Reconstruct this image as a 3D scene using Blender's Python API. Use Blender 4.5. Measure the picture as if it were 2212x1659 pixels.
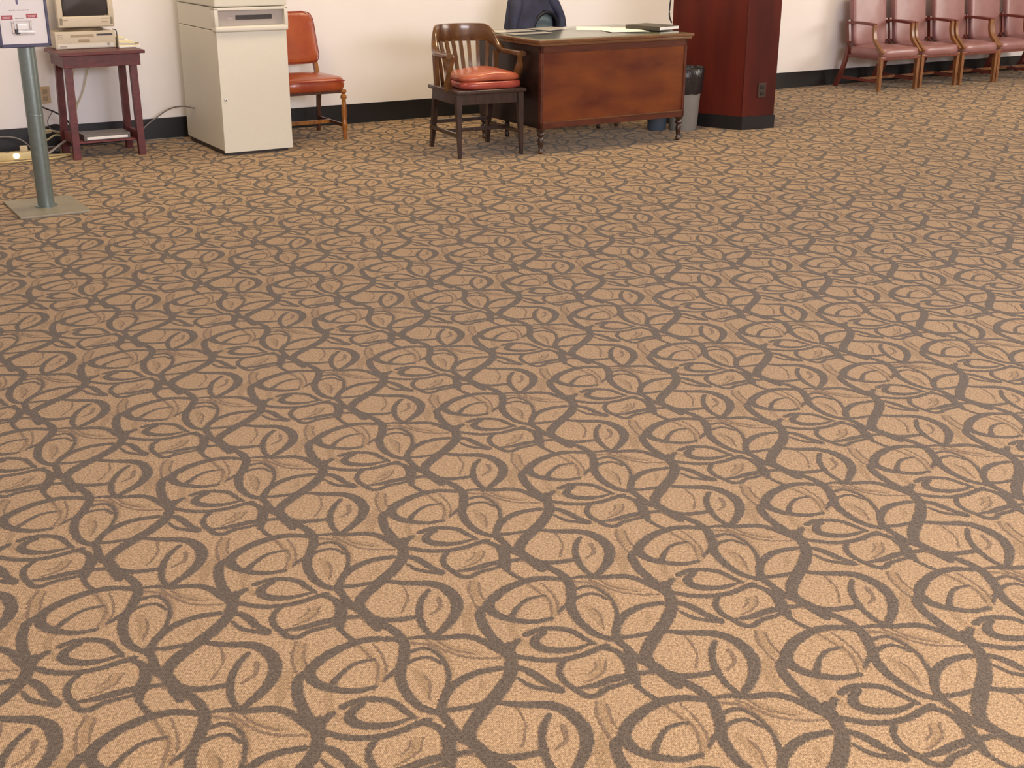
import bpy, bmesh, math, random
import numpy as np
from mathutils import Vector, Matrix
PI = math.pi
random.seed(7)
scn = bpy.context.scene
for o in list(bpy.data.objects): bpy.data.objects.remove(o)
COL = scn.collection

# ---------------------------------------------------------------- camera
H = 1.52
cam_d = bpy.data.cameras.new('camera')
cam_d.sensor_fit = 'HORIZONTAL'; cam_d.sensor_width = 36.0
cam_d.lens = 36.0 * 2650 / 2212
cam_d.clip_start = 0.05; cam_d.clip_end = 100
cam = bpy.data.objects.new('camera', cam_d); COL.objects.link(cam)
pitch = math.radians(20.45); roll = math.radians(0.3)
fwd = Vector((0, math.cos(pitch), -math.sin(pitch)))
up = Vector((0, math.sin(pitch), math.cos(pitch)))
rgt = Vector((1, 0, 0))
r2 = rgt * math.cos(roll) + up * math.sin(roll)
u2 = up * math.cos(roll) - rgt * math.sin(roll)
cam.matrix_world = Matrix(((r2.x, u2.x, -fwd.x, 0), (r2.y, u2.y, -fwd.y, 0), (r2.z, u2.z, -fwd.z, H), (0, 0, 0, 1)))
scn.camera = cam

# the wall's frame: u runs along the back wall, n is the distance out from it
TH = math.radians(31.635)
A0 = Vector((-3.6305, 8.7508)); DU = Vector((math.cos(TH), math.sin(TH))); DN = Vector((math.sin(TH), -math.cos(TH)))
def W(u, n, z=0.0):
    p = A0 + DU * u + DN * n
    return Vector((p.x, p.y, z))

# ---------------------------------------------------------------- world, lamps, exposure
world = bpy.data.worlds.new('world'); scn.world = world; world.use_nodes = True
bg = world.node_tree.nodes['Background']
bg.inputs[0].default_value = (1.0, 0.93, 0.85, 1); bg.inputs[1].default_value = 0.05
def area(name, loc, target, sx, sy, power, col):
    l = bpy.data.lights.new(name, 'AREA'); l.shape = 'RECTANGLE'; l.size = sx; l.size_y = sy
    l.energy = power; l.color = col
    o = bpy.data.objects.new(name, l); COL.objects.link(o); o.location = loc
    o.rotation_euler = (Vector(target) - Vector(loc)).to_track_quat('-Z', 'Y').to_euler()
    return o
# daylight from tall windows to the right and behind the viewer; warm ceiling lamps
area('daylight_right', W(12.6, 6.2, 2.2), W(3, 3.0, 0.4), 4.5, 1.6, 255, (1.0, 0.94, 0.86))
area('daylight_behind', W(1.5, 12.2, 2.35), W(1, 4.5, 0.0), 5.0, 1.2, 450, (0.94, 0.92, 1.0))
CEIL = 3.05
for i, (u, n, p, c) in enumerate([(0.8, 1.6, 52, (1.0, 0.81, 0.52)), (4.0, 2.0, 76, (1.0, 0.81, 0.52)), (8.2, 2.0, 52, (1.0, 0.81, 0.52)),
                                  (-0.8, 7.6, 20, (0.92, 0.88, 1.0)), (3.2, 7.2, 18, (1.0, 0.92, 0.86)), (8.0, 7.0, 24, (1.0, 0.88, 0.74))]):
    area('ceiling_lamp', W(u, n, CEIL - 0.03), W(u, n - (0.9 if n < 2.5 else 0), 0), 1.2, 0.6, p, c)
scn.view_settings.view_transform = 'Standard'
scn.view_settings.look = 'None'
scn.view_settings.gamma = 1.0
scn.view_settings.use_curve_mapping = False
scn.view_settings.exposure = 0.0

# ---------------------------------------------------------------- materials
def lin(c):
    return tuple((v / 12.92 if v <= 0.04045 else ((v + 0.055) / 1.055) ** 2.4) for v in [x / 255.0 for x in c]) + (1,)
def mat(name, rgb, rough=0.5, metal=0.0, var=0.0, scale=8.0, rgb2=None, bump=0.0, bscale=None, stretch=None, coat=0.0, spec=0.5, emit=0.0, detail=4.0):
    m = bpy.data.materials.new(name); m.use_nodes = True
    nt = m.node_tree; b = nt.nodes['Principled BSDF']
    b.inputs['Roughness'].default_value = rough; b.inputs['Metallic'].default_value = metal
    b.inputs['Specular IOR Level'].default_value = spec
    b.inputs['Coat Weight'].default_value = coat; b.inputs['Coat Roughness'].default_value = 0.12
    c = lin(rgb); c2 = lin(rgb2) if rgb2 else tuple(min(1, v * (1 - var)) for v in c[:3]) + (1,)
    tc = nt.nodes.new('ShaderNodeTexCoord'); mp = nt.nodes.new('ShaderNodeMapping')
    nt.links.new(tc.outputs['Object'], mp.inputs[0])
    if stretch: mp.inputs['Scale'].default_value = stretch
    nz = nt.nodes.new('ShaderNodeTexNoise'); nz.inputs['Scale'].default_value = scale; nz.inputs['Detail'].default_value = detail
    nt.links.new(mp.outputs[0], nz.inputs[0])
    rp = nt.nodes.new('ShaderNodeValToRGB'); rp.color_ramp.elements[0].position = 0.32; rp.color_ramp.elements[1].position = 0.68
    rp.color_ramp.elements[0].color = c; rp.color_ramp.elements[1].color = c2
    nt.links.new(nz.outputs[0], rp.inputs[0]); nt.links.new(rp.outputs[0], b.inputs['Base Color'])
    if bump > 0:
        n2 = nt.nodes.new('ShaderNodeTexNoise'); n2.inputs['Scale'].default_value = bscale or scale * 3
        nt.links.new(mp.outputs[0], n2.inputs[0])
        bp = nt.nodes.new('ShaderNodeBump'); bp.inputs['Strength'].default_value = bump; bp.inputs['Distance'].default_value = 0.004
        nt.links.new(n2.outputs[0], bp.inputs['Height']); nt.links.new(bp.outputs[0], b.inputs['Normal'])
    if emit > 0:
        b.inputs['Emission Color'].default_value = c; b.inputs['Emission Strength'].default_value = emit
    return m
M = {}
M['wall'] = mat('wall_paint', (242, 238, 238), 0.75, var=0.03, scale=2, bump=0.15, bscale=160)
M['ceiling'] = mat('ceiling_paint', (235, 230, 220), 0.8, var=0.03)
M['black_base'] = mat('black_rubber_base', (24, 23, 26), 0.45, var=0.2, scale=5)
M['kiosk'] = mat('cream_enamel', (220, 217, 203), 0.45, var=0.02, scale=30)
M['kiosk_trim'] = mat('cream_enamel_trim', (218, 214, 202), 0.4, var=0.02, scale=30)
M['panel_grey'] = mat('grey_plastic', (176, 166, 158), 0.5, var=0.04, scale=20)
M['dark_slot'] = mat('dark_plastic', (58, 50, 46), 0.4, var=0.1)
M['beige_plastic'] = mat('beige_plastic', (206, 194, 172), 0.5, var=0.04, scale=20)
M['beige_dark'] = mat('beige_plastic_dark', (168, 148, 118), 0.5, var=0.04, scale=20)
M['screen'] = mat('crt_glass', (62, 58, 60), 0.15, var=0.1)
M['steel'] = mat('green_grey_painted_steel', (132, 146, 144), 0.30, metal=0.65, var=0.12, scale=40)
M['plate'] = mat('grey_steel_plate', (150, 143, 124), 0.5, metal=0.2, var=0.1, scale=14)
M['frame_blue'] = mat('dark_blue_frame', (58, 52, 84), 0.4, var=0.1)
M['poster'] = mat('white_card', (228, 222, 218), 0.35, var=0.02)
M['poster_dim'] = mat('pale_label', (190, 176, 172), 0.4, var=0.05)
M['red_label'] = mat('red_print', (176, 66, 74), 0.5, var=0.1)
M['grey_print'] = mat('grey_print', (150, 142, 140), 0.5, var=0.1)
M['purple_print'] = mat('purple_print', (104, 92, 132), 0.5, var=0.1)
M['chrome'] = mat('chrome', (205, 205, 208), 0.12, metal=1.0, var=0.05)
M['white_gloss'] = mat('white_glossy_plastic', (245, 244, 242), 0.15, var=0.01)
M['maroon_paint'] = mat('maroon_painted_wood', (100, 33, 31), 0.42, var=0.35, scale=18, bump=0.2)
M['maroon_worn'] = mat('worn_maroon_painted_wood', (128, 66, 62), 0.55, rgb2=(92, 34, 42), scale=30)
M['walnut'] = mat('dark_walnut', (66, 42, 30), 0.28, rgb2=(40, 25, 20), scale=7, stretch=(1, 6, 1), coat=0.25)
M['bank_dark'] = mat('worn_dark_wood', (66, 48, 42), 0.3, rgb2=(44, 30, 28), scale=9, stretch=(5, 5, 1), coat=0.4)
M['oak_brown'] = mat('varnished_brown_wood', (112, 76, 40), 0.28, rgb2=(74, 44, 24), scale=6, stretch=(3, 3, 1), coat=0.4)
M['mahogany'] = mat('mahogany_veneer', (126, 66, 28), 0.26, rgb2=(88, 36, 24), scale=2.6, stretch=(1, 1, 2.2), coat=0.25, detail=6)
M['mahogany_trim'] = mat('mahogany_trim', (96, 48, 32), 0.3, rgb2=(72, 32, 24), scale=5, stretch=(1, 1, 6), coat=0.25)
M['desk_side_shaded'] = mat('shaded_mahogany_side', (44, 23, 19), 0.4, rgb2=(34, 18, 16), scale=5, stretch=(1, 1, 4), coat=0.1)  # near-black mahogany: shade on the desk's sides put into the colour
M['desk_top'] = mat('reflection_grey_top', (150, 138, 112), 0.3, rgb2=(128, 116, 92), scale=4, stretch=(1, 6, 1), coat=0.6)  # pale grey of the wall's reflection painted into the wood colour
M['edge_wood'] = mat('moulded_brown_edge', (122, 84, 50), 0.28, rgb2=(96, 60, 38), scale=6, stretch=(1, 6, 6), coat=0.3)
M['column'] = mat('red_brown_veneer', (94, 36, 26), 0.42, rgb2=(70, 28, 24), scale=2.4, stretch=(2.4, 2.4, 0.5), coat=0.0, spec=0.18, detail=6)
M['orange_vinyl'] = mat('orange_vinyl', (172, 88, 46), 0.26, rgb2=(148, 64, 40), scale=5, bump=0.2, bscale=60, coat=0.2)
M['orange_piping'] = mat('orange_piping', (146, 46, 32), 0.3, var=0.1)
M['cushion'] = mat('salmon_leather', (188, 106, 74), 0.3, rgb2=(172, 84, 62), scale=7, bump=0.3, bscale=30, coat=0.15)
M['cushion_low'] = mat('red_leather', (168, 76, 62), 0.28, rgb2=(150, 64, 54), scale=7, bump=0.3, bscale=30, coat=0.2)
M['gold_wood'] = mat('golden_wood', (170, 112, 44), 0.32, rgb2=(132, 78, 36), scale=12, stretch=(3, 3, 1), coat=0.3)
M['tan_wood'] = mat('tan_wood', (142, 96, 56), 0.35, rgb2=(112, 70, 42), scale=12, stretch=(3, 3, 1), coat=0.2)
M['dark_wood_leg'] = mat('dark_wood_leg', (92, 56, 42), 0.35, rgb2=(70, 42, 34), scale=12, stretch=(3, 3, 1))
M['mauve_vinyl'] = mat('mauve_vinyl', (152, 108, 108), 0.36, rgb2=(138, 94, 92), scale=5, bump=0.15, bscale=50, coat=0.12)
M['red_wood'] = mat('red_brown_wood', (120, 58, 46), 0.35, rgb2=(96, 44, 38), scale=10, stretch=(3, 3, 1), coat=0.2)
M['navy'] = mat('navy_cloth', (56, 60, 86), 0.8, rgb2=(40, 43, 64), scale=9, bump=0.6, bscale=14)
M['navy_lining'] = mat('navy_lining', (24, 25, 38), 0.6, var=0.2)
M['teal_grey'] = mat('grey_green_vinyl', (112, 128, 132), 0.4, var=0.08)
M['black_plastic'] = mat('black_plastic', (30, 29, 30), 0.4, var=0.1)
M['bin_grey'] = mat('grey_bin_plastic', (134, 132, 126), 0.5, var=0.06, scale=40)
M['bin_blue'] = mat('blue_grey_bin_plastic', (74, 88, 104), 0.5, var=0.06, scale=40)
M['bag'] = mat('black_bin_liner', (42, 40, 42), 0.25, var=0.2, bump=0.8, bscale=40)
M['paper'] = mat('white_paper', (250, 248, 240), 0.6, var=0.02)
M['paper_cream'] = mat('cream_paper', (244, 234, 194), 0.6, var=0.04)
M['paper_grey'] = mat('pale_paper_under_glass', (196, 190, 180), 0.35, var=0.03, coat=0.5)
M['binder'] = mat('dark_olive_cover', (72, 66, 56), 0.45, var=0.1)
M['outlet'] = mat('beige_outlet', (196, 172, 138), 0.5, var=0.03)
M['outlet_dark'] = mat('brown_outlet', (62, 48, 40), 0.45, var=0.05)
M['cable_grey'] = mat('grey_cable', (128, 124, 122), 0.5, var=0.05)
M['cable_pale'] = mat('pale_grey_cable', (172, 164, 156), 0.5, var=0.05)
M['cable_black'] = mat('black_cable', (40, 34, 38), 0.5, var=0.05)
M['cable_cream'] = mat('cream_cable', (204, 188, 150), 0.5, var=0.05)
M['cable_yellow'] = mat('yellow_cable', (212, 190, 132), 0.5, var=0.05)
M['strip'] = mat('ivory_power_strip', (222, 204, 150), 0.45, var=0.03)
M['glow'] = mat('lit_switch', (255, 244, 214), 0.4, emit=3.0)
M['modem'] = mat('grey_metal_case', (110, 104, 98), 0.4, metal=0.2, var=0.1)

def glass_mat():
    m = bpy.data.materials.new('clear_glass_sheet'); m.use_nodes = True
    nt = m.node_tree; nt.nodes.clear()
    o = nt.nodes.new('ShaderNodeOutputMaterial'); mx = nt.nodes.new('ShaderNodeMixShader')
    fr = nt.nodes.new('ShaderNodeFresnel'); fr.inputs['IOR'].default_value = 1.5
    tr = nt.nodes.new('ShaderNodeBsdfTransparent'); tr.inputs[0].default_value = (0.93, 0.97, 0.94, 1)
    gl = nt.nodes.new('ShaderNodeBsdfGlossy'); gl.inputs['Roughness'].default_value = 0.10
    ge = nt.nodes.new('ShaderNodeNewGeometry'); iv = nt.nodes.new('ShaderNodeMath'); iv.operation = 'SUBTRACT'; iv.inputs[0].default_value = 1.0
    ml = nt.nodes.new('ShaderNodeMath'); ml.operation = 'MULTIPLY'
    nt.links.new(ge.outputs['Backfacing'], iv.inputs[1]); nt.links.new(iv.outputs[0], ml.inputs[0]); nt.links.new(fr.outputs[0], ml.inputs[1])
    nt.links.new(ml.outputs[0], mx.inputs[0]); nt.links.new(tr.outputs[0], mx.inputs[1]); nt.links.new(gl.outputs[0], mx.inputs[2])
    nt.links.new(mx.outputs[0], o.inputs['Surface'])
    return m
M['glass'] = glass_mat()

def carpet(name, rgb, rgb2, rough=0.95):
    # looped pile: tiny light and dark loops on a woven diagonal, plus slow wear
    m = bpy.data.materials.new(name); m.use_nodes = True
    nt = m.node_tree; N = nt.nodes; L = nt.links; b = N['Principled BSDF']
    b.inputs['Roughness'].default_value = rough; b.inputs['Specular IOR Level'].default_value = 0.15
    b.inputs['Sheen Weight'].default_value = 0.15; b.inputs['Sheen Roughness'].default_value = 0.5
    tc = N.new('ShaderNodeTexCoord')
    v = N.new('ShaderNodeTexVoronoi'); v.inputs['Scale'].default_value = 260; L.new(tc.outputs['Object'], v.inputs['Vector'])
    nz = N.new('ShaderNodeTexNoise'); nz.inputs['Scale'].default_value = 150; nz.inputs['Detail'].default_value = 3; L.new(tc.outputs['Object'], nz.inputs['Vector'])
    mp = N.new('ShaderNodeMapping'); mp.inputs['Rotation'].default_value = (0, 0, math.radians(-29)); mp.inputs['Scale'].default_value = (1, 1, 1)
    L.new(tc.outputs['Object'], mp.inputs[0])
    wv = N.new('ShaderNodeTexWave'); wv.wave_type = 'BANDS'; wv.bands_direction = 'X'; wv.inputs['Scale'].default_value = 88; wv.inputs['Distortion'].default_value = 2.5
    wv.inputs['Detail'].default_value = 1; wv.inputs['Detail Scale'].default_value = 6
    L.new(mp.outputs[0], wv.inputs['Vector'])
    a = N.new('ShaderNodeMath'); a.operation = 'MULTIPLY_ADD'; L.new(wv.outputs['Fac'], a.inputs[0]); a.inputs[1].default_value = 0.22
    L.new(nz.outputs['Fac'], a.inputs[2])
    rp = N.new('ShaderNodeValToRGB'); rp.color_ramp.elements[0].position = 0.42; rp.color_ramp.elements[1].position = 0.78
    rp.color_ramp.elements[0].color = lin(rgb2); rp.color_ramp.elements[1].color = lin(rgb)
    L.new(a.outputs[0], rp.inputs[0])
    n3 = N.new('ShaderNodeTexNoise'); n3.inputs['Scale'].default_value = 2.2; L.new(tc.outputs['Object'], n3.inputs['Vector'])
    mx = N.new('ShaderNodeMix'); mx.data_type = 'RGBA'; mx.blend_type = 'MULTIPLY'; mx.inputs[0].default_value = 1.0
    r3 = N.new('ShaderNodeValToRGB'); r3.color_ramp.elements[0].color = (0.9, 0.9, 0.9, 1); r3.color_ramp.elements[1].color = (1, 1, 1, 1)
    L.new(n3.outputs[0], r3.inputs[0]); L.new(rp.outputs[0], mx.inputs[6]); L.new(r3.outputs[0], mx.inputs[7])
    L.new(mx.outputs[2], b.inputs['Base Color'])
    bp = N.new('ShaderNodeBump'); bp.inputs['Strength'].default_value = 0.5; bp.inputs['Distance'].default_value = 0.003
    L.new(v.outputs['Distance'], bp.inputs['Height']); L.new(bp.outputs[0], b.inputs['Normal'])
    return m
M['carpet'] = carpet('carpet_tan_pile', (199, 166, 124), (139, 111, 75))
M['carpet_dark'] = carpet('carpet_brown_pile', (110, 95, 76), (75, 63, 49))
M['carpet_mid'] = carpet('carpet_light_brown_pile', (180, 148, 106), (130, 104, 70))
M['carpet_edge'] = carpet('carpet_brown_pile_edge', (154, 130, 102), (108, 90, 66))
M['carpet_line'] = carpet('carpet_thin_line_pile', (144, 118, 90), (108, 86, 62))

# ---------------------------------------------------------------- mesh helpers
def link(name, me, m, parent=None, loc=None):
    o = bpy.data.objects.new(name, me); COL.objects.link(o)
    if isinstance(m, str): m = M[m]
    if m is not None and not me.materials: me.materials.append(m)
    if parent is not None: o.parent = parent
    if loc is not None: o.location = loc
    return o
class B:
    """collects shapes into one mesh"""
    def __init__(s): s.bm = bmesh.new()
    def box(s, x0, x1, y0, y1, z0, z1, bev=0.0, seg=2, rot=None, tap=None):
        r = bmesh.ops.create_cube(s.bm, size=1.0); vs = r['verts']
        cx, cy, cz = (x0 + x1) / 2, (y0 + y1) / 2, (z0 + z1) / 2
        for v in vs:
            k = 1.0
            if tap and v.co.z < 0: k = tap
            v.co = Vector((v.co.x * (x1 - x0) * k, v.co.y * (y1 - y0) * k, v.co.z * (z1 - z0)))
        if bev > 0:
            es = list({e for v in vs for e in v.link_edges})
            g = bmesh.ops.bevel(s.bm, geom=es, offset=bev, segments=seg, affect='EDGES', profile=0.6)
            vs = list({v for f in g['faces'] for v in f.verts} | {v for v in vs if v.is_valid})
        if rot is not None:
            for v in vs: v.co = rot @ v.co
        for v in vs: v.co += Vector((cx, cy, cz))
        return s
    def prism(s, poly, z0, z1):
        n = len(poly)
        lo = [s.bm.verts.new((p[0], p[1], z0)) for p in poly]; hi = [s.bm.verts.new((p[0], p[1], z1)) for p in poly]
        s.bm.faces.new(lo[::-1]); s.bm.faces.new(hi)
        for i in range(n):
            j = (i + 1) % n; s.bm.faces.new((lo[i], lo[j], hi[j], hi[i]))
        return s
    def bar(s, p, q, w0, d0, w1=None, d1=None, upv=(0, 0, 1)):
        # tapered rectangular bar from p to q; w across, d deep
        w1 = w0 if w1 is None else w1; d1 = d0 if d1 is None else d1
        p = Vector(p); q = Vector(q); t = (q - p).normalized()
        up_ = Vector(upv)
        if abs(t.dot(up_)) > 0.95: up_ = Vector((0, 1, 0))
        x = t.cross(up_).normalized(); y = x.cross(t).normalized()
        rings = []
        for c, w, d in ((p, w0, d0), (q, w1, d1)):
            rings.append([s.bm.verts.new(c + x * a * w / 2 + y * b_ * d / 2) for a, b_ in ((-1, -1), (1, -1), (1, 1), (-1, 1))])
        s.bm.faces.new(rings[0][::-1]); s.bm.faces.new(rings[1])
        for i in range(4):
            j = (i + 1) % 4; s.bm.faces.new((rings[0][i], rings[0][j], rings[1][j], rings[1][i]))
        return s
    def sweep(s, pts, sec, closed=False):
        # pts: centre points; sec(i, t) -> list of (side, up) offsets
        pts = [Vector(p) for p in pts]; n = len(pts); rings = []
        for i, p in enumerate(pts):
            a = pts[max(0, i - 1)]; b_ = pts[min(n - 1, i + 1)]
            t = (b_ - a); t.normalize()
            x = t.cross(Vector((0, 0, 1)))
            if x.length < 1e-3: x = Vector((1, 0, 0))
            x.normalize(); y = x.cross(t).normalized()
            rings.append([s.bm.verts.new(p + x * o[0] + y * o[1]) for o in sec(i, i / (n - 1))])
        k = len(rings[0])
        s.bm.faces.new(rings[0][::-1]); s.bm.faces.new(rings[-1])
        for a, b_ in zip(rings, rings[1:]):
            for i in range(k):
                j = (i + 1) % k; s.bm.faces.new((a[i], a[j], b_[j], b_[i]))
        return s
    def tube(s, pts, rad, seg=10):
        f = rad if callable(rad) else (lambda t: rad)
        pts = smooth(pts) if len(pts) > 2 else [Vector(p) for p in pts]
        return s.sweep(pts, lambda i, t: [(f(t) * math.cos(2 * PI * k / seg), f(t) * math.sin(2 * PI * k / seg)) for k in range(seg)])
    def lathe(s, prof, cx=0, cy=0, seg=24, sx=1.0, sy=1.0, cap=True):
        rings = []
        for r, z in prof:
            rings.append([s.bm.verts.new((cx + r * sx * math.cos(2 * PI * k / seg), cy + r * sy * math.sin(2 * PI * k / seg), z)) for k in range(seg)])
        for a, b_ in zip(rings, rings[1:]):
            for i in range(seg):
                j = (i + 1) % seg; s.bm.faces.new((a[i], a[j], b_[j], b_[i]))
        if cap: s.bm.faces.new(rings[0][::-1]); s.bm.faces.new(rings[-1])
        return s
    def pad(s, x0, x1, y0, y1, z0, z1, crown=0.02, rnd=4.0, nx=20, nz=8, xf=None, side=1.0, plan=None):
        # upholstered cushion: rounded plan, crowned top; xf reshapes the finished points
        cx, cy = (x0 + x1) / 2, (y0 + y1) / 2; hx, hy = (x1 - x0) / 2, (y1 - y0) / 2; hz = (z1 - z0) / 2; cz = (z0 + z1) / 2
        seg = 48; rings = []
        prof = []
        m_ = 7
        for i in range(m_ + 1):      # bottom centre out to edge, round the edge, top edge back to centre
            prof.append((0.02 + 0.90 * i / m_, -1.0))
        for i in range(1, 8):
            a = -PI / 2 + PI * i / 8; prof.append((0.92 + 0.08 * math.cos(a), math.sin(a)))
        for i in range(m_ + 1):
            prof.append((0.92 - 0.90 * i / m_, 1.0))
        for r, h in prof:
            ring = []
            for k in range(seg):
                a = 2 * PI * k / seg; c, s_ = math.cos(a), math.sin(a)
                q = (abs(c) ** rnd + abs(s_) ** rnd) ** (-1.0 / rnd)
                x, y = c * q * r, s_ * q * r
                z = cz + hz * h + (crown * (1 - r * r) if h > 0.9 else 0)
                X = x * hx; Y = y * hy
                if plan: X *= plan(y)
                p = Vector((cx + X, cy + Y, z))
                if xf: p = xf(p)
                ring.append(s.bm.verts.new(p))
            rings.append(ring)
        for a, b_ in zip(rings, rings[1:]):
            for i in range(seg):
                j = (i + 1) % seg; s.bm.faces.new((a[i], a[j], b_[j], b_[i]))
        s.bm.faces.new(rings[0][::-1]); s.bm.faces.new(rings[-1])
        return s
    def xform(s, mtx):
        for v in s.bm.verts: v.co = mtx @ v.co
        return s
    def put(s, name, m, parent=None, smooth_=None, loc=None):
        bmesh.ops.recalc_face_normals(s.bm, faces=s.bm.faces[:])
        me = bpy.data.meshes.new(name); s.bm.to_mesh(me); s.bm.free()
        if smooth_:
            for p in me.polygons: p.use_smooth = True
            try: me.set_sharp_from_angle(angle=math.radians(smooth_))
            except Exception: pass
        return link(name, me, m, parent, loc)
def smooth(pts, k=6):
    P = [Vector(p) for p in pts]; out = []
    for i in range(len(P) - 1):
        p0 = P[max(0, i - 1)]; p1 = P[i]; p2 = P[i + 1]; p3 = P[min(len(P) - 1, i + 2)]
        for j in range(k):
            t = j / k
            out.append(0.5 * ((2 * p1) + (p2 - p0) * t + (2 * p0 - 5 * p1 + 4 * p2 - p3) * t * t + (3 * p1 - p0 - 3 * p2 + p3) * t ** 3))
    out.append(P[-1]); return out
def thing(name, label, cat, u, n, z=0.0, rot=0.0, group=None):
    o = bpy.data.objects.new(name, None); COL.objects.link(o); o.empty_display_size = 0.1
    o.location = W(u, n, z); o.rotation_euler = (0, 0, TH + math.radians(rot))
    o['label'] = label; o['category'] = cat
    if group: o['group'] = group
    return o
def tag(o, label, cat, u=None, n=None, z=0.0, rot=0.0, group=None):
    o['label'] = label; o['category'] = cat
    if group: o['group'] = group
    if u is not None:
        o.location = W(u, n, z); o.rotation_euler = (0, 0, TH + math.radians(rot))
    return o
def world_mesh(o):  # a mesh built in the wall frame (x = u, y = -n)
    o.location = (A0.x, A0.y, 0); o.rotation_euler = (0, 0, TH); return o
def structure(o): o['kind'] = 'structure'; return o
def copy_tree(o, parent=None):
    c = o.copy(); COL.objects.link(c)
    if parent is not None: c.parent = parent
    for ch in [x for x in bpy.data.objects if x.parent == o]: copy_tree(ch, c)
    return c

# ---------------------------------------------------------------- the room
UL, UR, NF = -3.4, 13.4, 12.6
def wf_box(name, u0, u1, n0, n1, z0, z1, m): return structure(world_mesh(B().box(u0, u1, -n1, -n0, z0, z1).put(name, m)))
wf_box('wall_back', UL - .15, UR + .15, -0.16, -0.012, 0, CEIL, 'wall')
wf_box('wall_left', UL - .15, UL, -0.012, NF, 0, CEIL, 'wall')
wf_box('wall_right', UR, UR + .15, -0.012, NF, 0, CEIL, 'wall')
wf_box('wall_front', UL - .15, UR + .15, NF, NF + .15, 0, CEIL, 'wall')
wf_box('ceiling', UL - .15, UR + .15, -0.16, NF + .15, CEIL, CEIL + .1, 'ceiling')
def base(name, u0, u1, n0, n1): wf_box(name, u0, u1, n0, n1, 0, 0.155, 'black_base')
base('baseboard_back', UL, UR, -0.012, 0.0)
base('baseboard_left', UL, UL + .012, 0.0, NF)
base('baseboard_right', UR - .012, UR, 0.0, NF)

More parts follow.
